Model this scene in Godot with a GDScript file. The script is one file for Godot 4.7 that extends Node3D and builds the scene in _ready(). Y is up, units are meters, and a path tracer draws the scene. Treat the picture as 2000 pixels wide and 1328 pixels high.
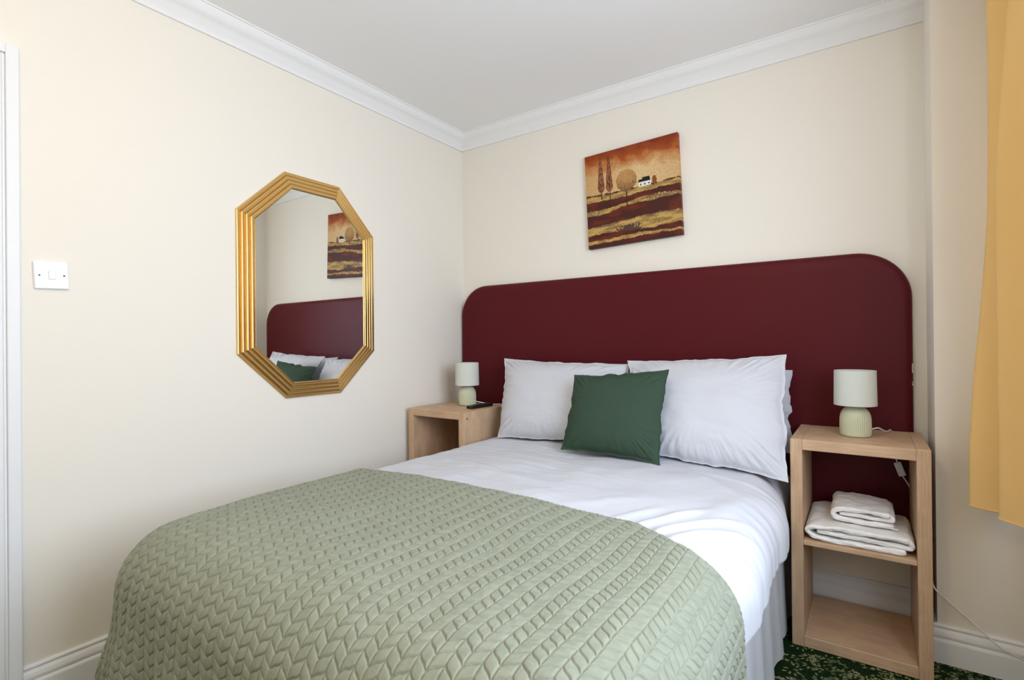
extends Node3D

# ------------------------------------------------------------------ mesh builder
class MB:
	var v := PackedVector3Array()
	var n := PackedVector3Array()
	var t := PackedVector2Array()
	var ix := PackedInt32Array()

	func tri(a: Vector3, b: Vector3, c: Vector3, out := Vector3.ZERO) -> void:
		var nn := (b - a).cross(c - a).normalized()
		if out != Vector3.ZERO and nn.dot(out) < 0.0:
			var h := b
			b = c
			c = h
			nn = -nn
		var k := v.size()
		for p in [a, b, c]:
			v.append(p)
			n.append(nn)
			t.append(Vector2.ZERO)
		ix.append_array([k, k + 2, k + 1])

	# corners in a ring; flipped where needed so that the face looks along out
	func quad(a: Vector3, b: Vector3, c: Vector3, d: Vector3, out := Vector3.ZERO, uv := []) -> void:
		var nn := (c - a).cross(d - b).normalized()
		var p := [a, b, c, d]
		var q := uv if uv.size() == 4 else [Vector2.ZERO, Vector2.ZERO, Vector2.ZERO, Vector2.ZERO]
		if out != Vector3.ZERO and nn.dot(out) < 0.0:
			p = [a, d, c, b]
			q = [q[0], q[3], q[2], q[1]]
			nn = -nn
		var k := v.size()
		for i in 4:
			v.append(p[i])
			n.append(nn)
			t.append(q[i])
		ix.append_array([k, k + 2, k + 1, k, k + 3, k + 2])

	func box(lo: Vector3, hi: Vector3, b := 0.0) -> void:
		var c := (lo + hi) * 0.5
		var h := (hi - lo) * 0.5
		for k in 3:
			var i := (k + 1) % 3
			var j := (k + 2) % 3
			for s in [-1.0, 1.0]:
				var r := []
				for w in [[-1.0, -1.0], [1.0, -1.0], [1.0, 1.0], [-1.0, 1.0]]:
					var p := Vector3.ZERO
					p[k] = s * h[k]
					p[i] = w[0] * (h[i] - b)
					p[j] = w[1] * (h[j] - b)
					r.append(c + p)
				var o := Vector3.ZERO
				o[k] = s
				quad(r[0], r[1], r[2], r[3], o)
				if b <= 0.0:
					continue
				for s2 in [-1.0, 1.0]:      # edge between +-k and +-i, running along j
					var e := []
					for w in [[0, -1.0], [0, 1.0], [1, 1.0], [1, -1.0]]:
						var p := Vector3.ZERO
						p[k] = s * (h[k] - (b if w[0] == 1 else 0.0))
						p[i] = s2 * (h[i] - (b if w[0] == 0 else 0.0))
						p[j] = w[1] * (h[j] - b)
						e.append(c + p)
					var o2 := Vector3.ZERO
					o2[k] = s
					o2[i] = s2
					quad(e[0], e[1], e[2], e[3], o2)
		if b > 0.0:
			for sx in [-1.0, 1.0]:
				for sy in [-1.0, 1.0]:
					for sz in [-1.0, 1.0]:
						var s := Vector3(sx, sy, sz)
						tri(c + s * (h - Vector3(0, b, b)), c + s * (h - Vector3(b, 0, b)), c + s * (h - Vector3(b, b, 0)), s)

	# a smooth sheet of nu x nv points (index i * nv + j); wrap closes it in i
	func grid(p: PackedVector3Array, nu: int, nv: int, wrap := false, flip := false, uvs := PackedVector2Array()) -> void:
		var k := v.size()
		var sg := -1.0 if flip else 1.0
		var nn := PackedVector3Array()
		nn.resize(nu * nv)
		for i in nu:
			var ia := i - 1
			var ib := i + 1
			if wrap:
				ia = (i - 1 + nu) % nu
				ib = (i + 1) % nu
			else:
				ia = maxi(ia, 0)
				ib = mini(ib, nu - 1)
			for j in nv:
				var ja := maxi(j - 1, 0)
				var jb := mini(j + 1, nv - 1)
				var c := (p[ib * nv + j] - p[ia * nv + j]).cross(p[i * nv + jb] - p[i * nv + ja])
				nn[i * nv + j] = c.normalized() * sg
		v.append_array(p)
		n.append_array(nn)
		if uvs.size() == p.size():
			t.append_array(uvs)
		else:
			var z := PackedVector2Array()
			z.resize(p.size())
			t.append_array(z)
		var cells := nu if wrap else nu - 1
		var at := ix.size()
		ix.resize(at + cells * (nv - 1) * 6)
		for i in cells:
			var r0 := k + i * nv
			var r1 := k + ((i + 1) % nu) * nv
			for j in nv - 1:
				var a := r0 + j
				var b := r1 + j
				if flip:
					ix[at] = a
					ix[at + 1] = b
					ix[at + 2] = b + 1
					ix[at + 3] = a
					ix[at + 4] = b + 1
					ix[at + 5] = a + 1
				else:
					ix[at] = a
					ix[at + 1] = b + 1
					ix[at + 2] = b
					ix[at + 3] = a
					ix[at + 4] = a + 1
					ix[at + 5] = b + 1
				at += 6

	# profile: Vector2(radius, height) from bottom to top round the y axis at c
	func lathe(prof: Array, c: Vector3, seg := 48, flutes := 0, depth := 0.0, y0 := 0.0, y1 := 0.0) -> void:
		var p := PackedVector3Array()
		for i in seg:
			var a := TAU * i / seg
			for q in prof:
				var r: float = q.x
				if flutes > 0:
					var f := smoothstep(y0, y0 + 0.006, q.y) * (1.0 - smoothstep(y1 - 0.008, y1, q.y))
					r -= depth * f * pow(0.5 - 0.5 * cos(a * flutes), 2.0)
				p.append(c + Vector3(cos(a) * r, q.y, sin(a) * r))
		grid(p, seg, prof.size(), true, true)

	func tube(path: Array, r: float, seg := 8) -> void:
		var p := PackedVector3Array()
		var m := path.size()
		var side := Vector3.ZERO
		for i in m:
			var d: Vector3 = (path[mini(i + 1, m - 1)] - path[maxi(i - 1, 0)]).normalized()
			if side == Vector3.ZERO:
				side = d.cross(Vector3.UP if absf(d.y) < 0.9 else Vector3.RIGHT).normalized()
			side = (side - d * side.dot(d)).normalized()
			var up := d.cross(side)
			for j in seg + 1:
				var a := TAU * j / seg
				p.append(path[i] + (side * cos(a) + up * sin(a)) * r)
		grid(p, m, seg + 1, false, true)

	# profile of Vector2(out, up) swept from p0 to p1, closed at both ends
	func sweep(prof: PackedVector2Array, p0: Vector3, p1: Vector3, out: Vector3) -> void:
		var up := Vector3.UP
		var mid := Vector2.ZERO
		for q in prof:
			mid += q / prof.size()
		for i in prof.size():
			var a := prof[i]
			var b := prof[(i + 1) % prof.size()]
			var e := b - a
			var o := Vector2(e.y, -e.x)
			if not Geometry2D.is_polygon_clockwise(prof):
				o = o
			else:
				o = -o
			quad(p0 + out * a.x + up * a.y, p0 + out * b.x + up * b.y, p1 + out * b.x + up * b.y, p1 + out * a.x + up * a.y, out * o.x + up * o.y)
		var tr := Geometry2D.triangulate_polygon(prof)
		for k in range(0, tr.size(), 3):
			for e in [[p0, (p0 - p1)], [p1, (p1 - p0)]]:
				var q := []
				for w in 3:
					q.append(e[0] + out * prof[tr[k + w]].x + up * prof[tr[k + w]].y)
				tri(q[0], q[1], q[2], e[1])

	func mesh(m: Material, shift := Vector3.ZERO) -> ArrayMesh:
		if shift != Vector3.ZERO:
			for i in v.size():
				v[i] -= shift
		var a := []
		a.resize(Mesh.ARRAY_MAX)
		a[Mesh.ARRAY_VERTEX] = v
		a[Mesh.ARRAY_NORMAL] = n
		a[Mesh.ARRAY_TEX_UV] = t
		a[Mesh.ARRAY_INDEX] = ix
		var am := ArrayMesh.new()
		am.add_surface_from_arrays(Mesh.PRIMITIVE_TRIANGLES, a)
		am.surface_set_material(0, m)
		return am


# ------------------------------------------------------------------ objects and labels
func part(called: String, b: MB, m: Material, parent: Node3D) -> MeshInstance3D:
	var o := MeshInstance3D.new()
	o.name = called
	o.mesh = b.mesh(m, origin_of(parent))
	parent.add_child(o, true)
	return o

func origin_of(o: Node) -> Vector3:
	var p := Vector3.ZERO
	while o is Node3D and o != self:
		p += o.position
		o = o.get_parent()
	return p

func numbered(called: String) -> String:
	if not has_node(called):
		return called
	var k := 1
	while has_node("%s_%03d" % [called, k]):
		k += 1
	return "%s_%03d" % [called, k]

func tag(o: Node3D, label: String, category: String, group := "") -> Node3D:
	o.set_meta("label", label)
	o.set_meta("category", category)
	if group != "":
		o.set_meta("group", group)
	return o

func thing(called: String, at: Vector3, label: String, category: String, group := "") -> Node3D:
	var o := Node3D.new()
	o.name = numbered(called)
	add_child(o)
	o.position = at
	return tag(o, label, category, group)

func solid(called: String, b: MB, m: Material, at: Vector3, label: String, category: String, group := "") -> MeshInstance3D:
	var o := MeshInstance3D.new()
	o.name = numbered(called)
	o.mesh = b.mesh(m, at)
	add_child(o)
	o.position = at
	tag(o, label, category, group)
	return o

func struct(called: String, b: MB, m: Material) -> MeshInstance3D:
	var o := MeshInstance3D.new()
	o.name = called
	o.mesh = b.mesh(m)
	add_child(o)
	o.set_meta("kind", "structure")
	return o

func struct_root(called: String, at: Vector3) -> Node3D:
	var o := Node3D.new()
	o.name = called
	add_child(o)
	o.position = at
	o.set_meta("kind", "structure")
	return o


# ------------------------------------------------------------------ materials
func mat(c: Color, rough := 0.7, metal := 0.0, spec := 0.5) -> StandardMaterial3D:
	var m := StandardMaterial3D.new()
	m.albedo_color = c
	m.roughness = rough
	m.metallic = metal
	m.metallic_specular = spec
	return m

func c8(r: int, g: int, b: int) -> Color:
	return Color(r / 255.0, g / 255.0, b / 255.0)

func noise(freq: float, seed_: int, oct := 3) -> FastNoiseLite:
	var f := FastNoiseLite.new()
	f.noise_type = FastNoiseLite.TYPE_SIMPLEX_SMOOTH
	f.seed = seed_
	f.frequency = freq
	f.fractal_type = FastNoiseLite.FRACTAL_FBM
	f.fractal_octaves = oct
	return f

func bump(m: StandardMaterial3D, freq: float, seed_: int, cm: float, per_metre: float, oct := 3) -> StandardMaterial3D:
	var x := NoiseTexture2D.new()
	x.width = 256
	x.height = 256
	x.seamless = true
	x.noise = noise(freq, seed_, oct)
	m.heightmap_enabled = true
	m.heightmap_texture = x
	m.heightmap_scale = cm
	m.uv1_triplanar = true
	m.uv1_world_triplanar = true
	m.uv1_scale = Vector3.ONE * per_metre
	return m

# oak laminate; the grain runs along the texture's second axis, or its first when turned
func wood(turned: bool) -> StandardMaterial3D:
	var w := 256
	var im := Image.create(w, w, false, Image.FORMAT_RGB8)
	var n1 := noise(0.05, 4, 3)
	var n2 := noise(0.35, 9, 2)
	var n3 := noise(0.012, 15, 2)
	for a in w:
		for b in w:
			# a runs across the grain, b along it; the pattern repeats without a seam
			var pa := TAU * a / w
			var pb := TAU * b / w
			var broad := n1.get_noise_3d(cos(pa) * 120.0, sin(pa) * 120.0, cos(pb) * 7.0 + sin(pb) * 3.0)
			var fine := n2.get_noise_3d(cos(pa) * 130.0, sin(pa) * 130.0, cos(pb) * 5.0)
			var slow := n3.get_noise_3d(cos(pa) * 60.0, sin(pa) * 60.0, cos(pb) * 40.0)
			var k := clampf(0.5 + 0.35 * broad + 0.22 * fine + 0.3 * slow, 0.0, 1.0)
			var c := OAK_DARK.lerp(OAK_LIGHT, k)
			if turned:
				im.set_pixel(b, a, c)
			else:
				im.set_pixel(a, b, c)
	var m := mat(Color.WHITE, 0.5, 0.0, 0.4)
	m.albedo_texture = ImageTexture.create_from_image(im)
	m.uv1_triplanar = true
	m.uv1_world_triplanar = true
	m.uv1_triplanar_sharpness = 8.0
	m.uv1_scale = Vector3(4, 4, 4)
	return m

# two tones mixed by noise, for the nap of a pile fabric
func mottled(a: Color, b: Color, freq: float, seed_: int) -> NoiseTexture2D:
	var x := NoiseTexture2D.new()
	x.width = 512
	x.height = 512
	x.seamless = true
	x.noise = noise(freq, seed_, 5)
	var g := Gradient.new()
	g.set_color(0, a)
	g.set_color(1, b)
	g.set_offset(0, 0.3)
	g.set_offset(1, 0.7)
	x.color_ramp = g
	return x

func carpet() -> StandardMaterial3D:
	var w := 512
	var im := Image.create(w, w, false, Image.FORMAT_RGB8)
	var rng := RandomNumberGenerator.new()
	rng.seed = 31
	for y in w:
		for x in w:
			var k := rng.randf()
			im.set_pixel(x, y, CARPET_DARK.lerp(CARPET_GREEN, k * k))
	# scattered sprigs of small beige leaves and mid-green dots
	for s in 420:
		var c := Vector2(rng.randf() * w, rng.randf() * w)
		var turn := rng.randf() * TAU
		var col := CARPET_BEIGE.lerp(CARPET_GREEN, rng.randf() * 0.45)
		for leaf in 9:
			var a := turn + (leaf - 4) * 0.55
			var r := 5.0 + rng.randf() * 12.0
			var p := c + Vector2(cos(a), sin(a)) * r
			for k in 30:
				var q := p + Vector2(cos(a), sin(a)) * (k * 0.2 - 3.0) + Vector2(rng.randf() - 0.5, rng.randf() - 0.5) * 3.0
				im.set_pixel(posmod(int(q.x), w), posmod(int(q.y), w), col)
	var m := mat(Color.WHITE, 0.95, 0.0, 0.2)
	m.albedo_texture = ImageTexture.create_from_image(im)
	m.uv1_triplanar = true
	m.uv1_world_triplanar = true
	m.uv1_scale = Vector3.ONE * 1.0
	return m

# the painted canvas: rust sky, cream glow, hills in ochre and brown bands, three trees and a cottage
func painting() -> StandardMaterial3D:
	var w := 512
	var im := Image.create(w, w, false, Image.FORMAT_RGB8)
	var nz := noise(0.012, 3, 4)
	var nf := noise(0.07, 8, 3)
	var ns := noise(0.02, 12, 4)
	var rust := c8(128, 50, 22)
	var orange := c8(172, 84, 30)
	var cream := c8(224, 190, 138)
	var sand := c8(206, 160, 105)
	var ochre := c8(196, 160, 92)
	var ochre_dark := c8(140, 108, 62)
	var umber := c8(74, 32, 24)
	var red := c8(112, 44, 24)
	var grey := c8(96, 78, 62)
	var dark := c8(58, 30, 22)
	for y in w:
		for x in w:
			var u := float(x) / w
			var vv := float(y) / w
			var s := ns.get_noise_2d(x * 0.45, y * 2.2)
			var f := nf.get_noise_2d(x, y)
			var c: Color
			var hill := 0.425 + 0.022 * sin(u * 3.0 + 0.4) + 0.03 * maxf(u - 0.6, 0.0)
			var wob := 0.012 * nz.get_noise_2d(x * 1.4, 40.0) + 0.006 * f
			if vv < hill + wob:
				var d := vv / 0.3 + 0.12 * (0.55 - u) + 0.25 * nz.get_noise_2d(x * 0.8, y * 1.2)
				var glow := clampf((d - 0.35) / 0.5, 0.0, 1.0)
				c = rust.lerp(orange, clampf(d / 0.45, 0.0, 1.0)).lerp(sand.lerp(cream, clampf(1.0 - absf(u - 0.62) * 1.6, 0.0, 1.0)), glow)
				c = c.lightened(0.10 * f * glow) if f > 0 else c.darkened(-0.12 * f)
			else:
				var q := vv + wob
				var o := ochre.lerp(ochre_dark, clampf(0.35 + s * 1.3 + 0.5 * f, 0.0, 1.0))
				var b := umber.lerp(red, clampf(0.15 + nz.get_noise_2d(x * 0.5, y * 1.5) * 1.5, 0.0, 1.0))
				c = o
				if q < hill + 0.014:
					c = dark.lerp(ochre_dark, 0.3)
				elif q > 0.505 + 0.01 * sin(u * 5.0):
					c = b
				var thin := 0.575 + 0.02 * sin(u * 6.0 + 0.5) + 0.02 * (0.5 - u)
				if q > thin and q < thin + 0.042 + 0.012 * sin(u * 11.0):
					c = o if (u > 0.2 and u < 0.66) or f > 0.0 else grey.lerp(o, 0.35)
				var wide := 0.755 + 0.02 * sin(u * 3.2 + 2.2)
				var end := 0.858 - 0.012 * sin(u * 7.0)
				if q > wide and q < end:
					c = o
					if q > wide + 0.055 + 0.9 * maxf(absf(u - 0.46) - 0.05 - 0.3 * f, 0.0) * absf(u - 0.46) * 5.0 and absf(u - 0.46) < 0.14:
						c = grey.lerp(dark, 0.3)
					if q < wide + 0.012 + 0.02 * s:
						c = grey.lerp(o, 0.4)
				if q > 0.905 + 0.008 * sin(u * 9.0) and q < 0.938 + 0.006 * sin(u * 5.0 + 1.0):
					c = o
			# cottage
			if u > 0.585 and u < 0.71 and vv > 0.40 and vv < 0.455:
				c = c8(232, 228, 220)
				if vv > 0.425 and vv < 0.44 and fposmod(u - 0.6, 0.042) < 0.012:
					c = c8(30, 24, 22)
			if vv > 0.365 and vv < 0.408 and u > 0.578 + (0.408 - vv) * 0.5 and u < 0.705 - (0.408 - vv) * 0.2 and not (u < 0.625 and vv < 0.382):
				c = c8(26, 22, 22)
			# round bush beside the cottage
			if Vector2((u - 0.745) / 0.022, (vv - 0.412) / 0.042).length() < 1.0 + 0.25 * f:
				c = c8(140, 82, 44).darkened(0.25 * absf(f))
			# trunks
			for k in [[0.19, 0.40, 0.50, 0.0045], [0.282, 0.40, 0.60, 0.0045], [0.458, 0.44, 0.62, 0.005]]:
				if absf(u - k[0]) < k[3] and vv > k[1] and vv < k[2]:
					c = dark
			# two cypresses
			for k in [[0.188, 0.055, 0.43], [0.278, 0.055, 0.435]]:
				var h: float = (vv - k[1]) / (k[2] - k[1])
				if h > 0.0 and h < 1.0:
					var wide2 := 0.042 * pow(h, 0.75) * sqrt(clampf((1.0 - h) / 0.14, 0.0, 1.0))
					if absf(u - k[0]) < wide2 + 0.004 * f:
						c = c8(176, 118, 80).lerp(c8(104, 58, 36), clampf(0.15 + 2.4 * absf(nf.get_noise_2d(x * 0.6, y * 0.35)), 0.0, 1.0))
						if absf(u - k[0]) > wide2 + 0.004 * f - 0.006:
							c = c8(92, 54, 36)
			# round tree
			var rr := Vector2((u - 0.46) / 0.108, (vv - 0.355) / 0.108).length()
			if rr < 1.0 + 0.12 * f:
				var web := absf(nf.get_noise_2d(x * 0.8 + 400.0, y * 0.8))
				c = c8(196, 150, 92).lerp(c8(88, 54, 32), clampf(clampf(1.0 - web * 9.0, 0.0, 1.0) * 0.85 + 0.35 * (vv - 0.355) / 0.108 + 0.15 * rr, 0.0, 1.0))
			im.set_pixel(x, y, c)
	var m := mat(Color.WHITE, 0.5, 0.0, 0.35)
	m.albedo_texture = ImageTexture.create_from_image(im)
	m.texture_repeat = false
	return m


# ------------------------------------------------------------------ fixed sizes (metres, floor at y = 0)
const EYE := 1.103
const WL := -2.12          # left wall
const WB := -2.5285        # wall behind the bed
const WR := 0.47           # window wall
const WF := 1.45           # wall behind the camera
const CEIL := 2.411
const PIER_X := 0.188
const PIER_Z := -2.273
const BED_X := -0.9875      # middle of the bed
const BED_TOP := 0.602

var OAK_LIGHT := c8(222, 189, 154)
var OAK_DARK := c8(186, 152, 120)
var CARPET_DARK := c8(12, 24, 12)
var CARPET_GREEN := c8(42, 72, 32)
var CARPET_BEIGE := c8(172, 166, 122)

const SKY_ENERGY := 0.5
const DAY_SIDE := 0.41
const LAMP_AT := Vector3(-0.60, CEIL, 0.15)
const LAMP_DROP := 0.30
const LAMP_ENERGY := 0.065
const EXPOSURE := 6.1
var DAY_COLOR := c8(218, 233, 255)
var LAMP_COLOR := c8(255, 228, 184)

var M := {}


func _ready() -> void:
	# camera
	var cam := Camera3D.new()
	cam.name = "camera"
	cam.fov = 66.926
	cam.position = Vector3(0, EYE, 0)
	cam.rotation_degrees = Vector3(0.1687, 34.629, -0.5526)
	cam.near = 0.02
	cam.current = true
	add_child(cam)
	# sky and exposure
	var sky := ProceduralSkyMaterial.new()
	sky.sky_top_color = c8(186, 212, 250)
	sky.sky_horizon_color = c8(222, 234, 252)
	sky.ground_bottom_color = c8(150, 146, 138)
	sky.ground_horizon_color = c8(170, 168, 162)
	sky.sky_energy_multiplier = SKY_ENERGY
	sky.ground_energy_multiplier = SKY_ENERGY
	var e := Environment.new()
	e.background_mode = Environment.BG_SKY
	e.sky = Sky.new()
	e.sky.sky_material = sky
	e.tonemap_mode = Environment.TONE_MAPPER_LINEAR
	e.tonemap_exposure = EXPOSURE
	e.sdfgi_enabled = true
	e.ssao_enabled = true
	e.ssil_enabled = true
	var we := WorldEnvironment.new()
	we.name = "surroundings"
	we.environment = e
	add_child(we)

	# daylight of the out-of-view window: area light over its opening, lighting the left wall
	daylight("unseen_window_daylight", Vector2(WIN_Z1 - WIN_Z0 - 0.1, WIN_Y1 - WIN_Y0 - 0.1), Vector3(WR + 0.10, (WIN_Y0 + WIN_Y1) / 2, (WIN_Z0 + WIN_Z1) / 2), 90.0, DAY_SIDE)

	make_materials()
	room()
	window_and_curtain()
	unseen_ceiling_lamp()
	door()
	bed()
	headboard()
	nightstands()
	pillows()
	throw_blanket()
	mirror()
	picture()
	lamps()
	towels()
	small_things()


func daylight(called: String, size: Vector2, at: Vector3, turn: float, energy: float) -> void:
	var day := AreaLight3D.new()
	day.name = called
	day.area_size = size
	day.area_normalize_energy = false
	day.light_color = DAY_COLOR
	day.light_energy = energy
	day.area_range = 8.0
	day.area_attenuation = 2.0
	day.shadow_enabled = true
	add_child(day)
	day.position = at
	day.rotation_degrees.y = turn


func make_materials() -> void:
	M.wall = bump(mat(c8(243, 237, 225), 0.85, 0.0, 0.2), 0.06, 2, 0.012, 3.0)
	M.ceiling = mat(c8(250, 249, 247), 0.9, 0.0, 0.2)
	M.white = mat(c8(240, 241, 242), 0.45, 0.0, 0.4)
	M.cove = mat(c8(242, 242, 241), 0.7, 0.0, 0.3)
	M.carpet = carpet()
	M.oak_up = wood(false)
	M.oak_across = wood(true)
	M.burgundy = bump(mat(c8(86, 16, 24), 0.46, 0.0, 0.3), 0.09, 6, 0.02, 5.0)
	M.linen = bump(mat(c8(208, 210, 216), 0.85, 0.0, 0.2), 0.2, 5, 0.004, 6.0)
	M.linen.rim_enabled = true
	M.linen.rim = 0.15
	M.valance = mat(c8(204, 207, 212), 0.85, 0.0, 0.2)
	M.green = bump(mat(c8(60, 79, 64), 0.85, 0.0, 0.25), 0.25, 7, 0.006, 7.0)
	M.sage = bump(mat(c8(150, 154, 135), 0.8, 0.0, 0.25), 0.22, 11, 0.04, 3.5, 5)
	M.sage.albedo_texture = mottled(c8(236, 236, 236), c8(255, 255, 255), 0.018, 33)
	M.sage.rim_enabled = true
	M.sage.rim = 0.3
	M.gold = mat(c8(232, 194, 126), 0.24, 1.0)
	M.mirror = mat(c8(238, 240, 238), 0.01, 1.0)
	M.canvas_back = mat(c8(215, 205, 188), 0.9)
	M.paint = painting()
	M.shade = bump(mat(c8(214, 218, 208), 0.9, 0.0, 0.2), 0.3, 17, 0.006, 8.0)
	M.shade.backlight = Color(0.25, 0.25, 0.23)
	M.ceramic = mat(c8(202, 204, 172), 0.35, 0.0, 0.5)
	M.cord = mat(c8(236, 236, 232), 0.4)
	M.plastic = mat(c8(244, 245, 248), 0.25, 0.0, 0.5)
	M.rocker = mat(c8(228, 230, 234), 0.25, 0.0, 0.5)
	M.steel = mat(c8(180, 182, 186), 0.3, 1.0)
	M.black = mat(c8(16, 16, 18), 0.35)
	M.rubber = mat(c8(44, 44, 48), 0.7)
	M.towel = bump(mat(c8(250, 247, 243), 0.95, 0.0, 0.15), 0.22, 21, 0.09, 9.0, 4)
	M.curtain = bump(mat(c8(242, 200, 130), 0.8, 0.0, 0.25), 0.2, 23, 0.008, 6.0)
	M.curtain.backlight = Color(0.1, 0.075, 0.035)
	M.chip = mat(c8(210, 190, 180), 0.8)
	M.dark_hole = mat(c8(70, 52, 38), 0.7)
	M.bowl = mat(c8(245, 240, 230), 0.5)
	M.bowl.emission_enabled = true
	M.bowl.emission = c8(255, 228, 184)
	M.bowl.emission_energy_multiplier = 0.5
	M.glass = mat(Color(0.95, 0.98, 1.0, 0.06), 0.02)
	M.glass.transparency = BaseMaterial3D.TRANSPARENCY_ALPHA


# ------------------------------------------------------------------ the room
const WIN_Z0 := -2.0
const WIN_Z1 := -0.15
const WIN_Y0 := 0.80
const WIN_Y1 := 2.12
const DOOR_Z0 := -0.372
const DOOR_Z1 := 0.40
const DOOR_Y := 1.945

func room() -> void:
	var b := MB.new()
	b.box(Vector3(WL - 0.15, -0.12, WB - 0.15), Vector3(WR + 0.25, 0, WF + 0.15))
	struct("floor", b, M.carpet)
	b = MB.new()
	b.box(Vector3(WL - 0.15, CEIL, WB - 0.15), Vector3(WR + 0.25, CEIL + 0.15, WF + 0.15))
	struct("ceiling", b, M.ceiling)
	b = MB.new()
	b.box(Vector3(WL - 0.15, 0, WB - 0.15), Vector3(WL, CEIL, DOOR_Z0))
	b.box(Vector3(WL - 0.15, DOOR_Y, DOOR_Z0), Vector3(WL, CEIL, DOOR_Z1))
	b.box(Vector3(WL - 0.15, 0, DOOR_Z1), Vector3(WL, CEIL, WF + 0.15))
	struct("wall_left", b, M.wall)
	b = MB.new()
	b.box(Vector3(WL, 0, WB - 0.15), Vector3(WR + 0.25, CEIL, WB))
	struct("wall_back", b, M.wall)
	b = MB.new()
	b.box(Vector3(PIER_X, 0, WB), Vector3(WR + 0.25, CEIL, PIER_Z))
	struct("wall_pier", b, M.wall)
	b = MB.new()
	b.box(Vector3(WR, 0, PIER_Z), Vector3(WR + 0.25, CEIL, WIN_Z0))
	b.box(Vector3(WR, 0, WIN_Z1), Vector3(WR + 0.25, CEIL, WF + 0.15))
	b.box(Vector3(WR, 0, WIN_Z0), Vector3(WR + 0.25, WIN_Y0, WIN_Z1))
	b.box(Vector3(WR, WIN_Y1, WIN_Z0), Vector3(WR + 0.25, CEIL, WIN_Z1))
	struct("wall_right", b, M.wall)
	b = MB.new()
	b.box(Vector3(WL, 0, WF), Vector3(WR, CEIL, WF + 0.15))
	struct("wall_front", b, M.wall)

	# coving: a lower lip, a hollow, a roll and a thin bead against the ceiling
	var cove := PackedVector2Array([Vector2(0, 0), Vector2(0.065, 0), Vector2(0.065, -0.006), Vector2(0.059, -0.008), Vector2(0.057, -0.016), Vector2(0.054, -0.026), Vector2(0.048, -0.036), Vector2(0.040, -0.043), Vector2(0.033, -0.048), Vector2(0.027, -0.055), Vector2(0.021, -0.064), Vector2(0.015, -0.074), Vector2(0.011, -0.083), Vector2(0.009, -0.095), Vector2(0, -0.095)])
	b = MB.new()
	b.sweep(cove, Vector3(WL, CEIL, WB), Vector3(WL, CEIL, WF), Vector3.RIGHT)
	struct("trim_1", b, M.cove)
	b = MB.new()
	b.sweep(cove, Vector3(WL, CEIL, WB), Vector3(PIER_X, CEIL, WB), Vector3.BACK)
	struct("trim_2", b, M.cove)

	var skirt := PackedVector2Array([Vector2(0, 0), Vector2(0.018, 0), Vector2(0.018, 0.072), Vector2(0.0165, 0.077), Vector2(0.012, 0.079), Vector2(0.0105, 0.083), Vector2(0.014, 0.087), Vector2(0.0145, 0.094), Vector2(0.012, 0.104), Vector2(0.008, 0.111), Vector2(0.0055, 0.114), Vector2(0.0085, 0.117), Vector2(0.009, 0.122), Vector2(0.006, 0.127), Vector2(0, 0.127)])
	b = MB.new()
	b.sweep(skirt, Vector3(WL, 0, WB), Vector3(WL, 0, DOOR_Z0 - 0.063), Vector3.RIGHT)
	struct("baseboard_left", b, M.white)
	b = MB.new()
	b.sweep(skirt, Vector3(WL + 0.018, 0, WB), Vector3(PIER_X, 0, WB), Vector3.BACK)
	struct("baseboard_back", b, M.white)
	b = MB.new()
	b.sweep(skirt, Vector3(PIER_X - 0.018, 0, PIER_Z), Vector3(WR, 0, PIER_Z), Vector3.BACK)
	b.sweep(skirt, Vector3(PIER_X, 0, WB), Vector3(PIER_X, 0, PIER_Z), Vector3.LEFT)
	struct("baseboard_pier", b, M.white)


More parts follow.
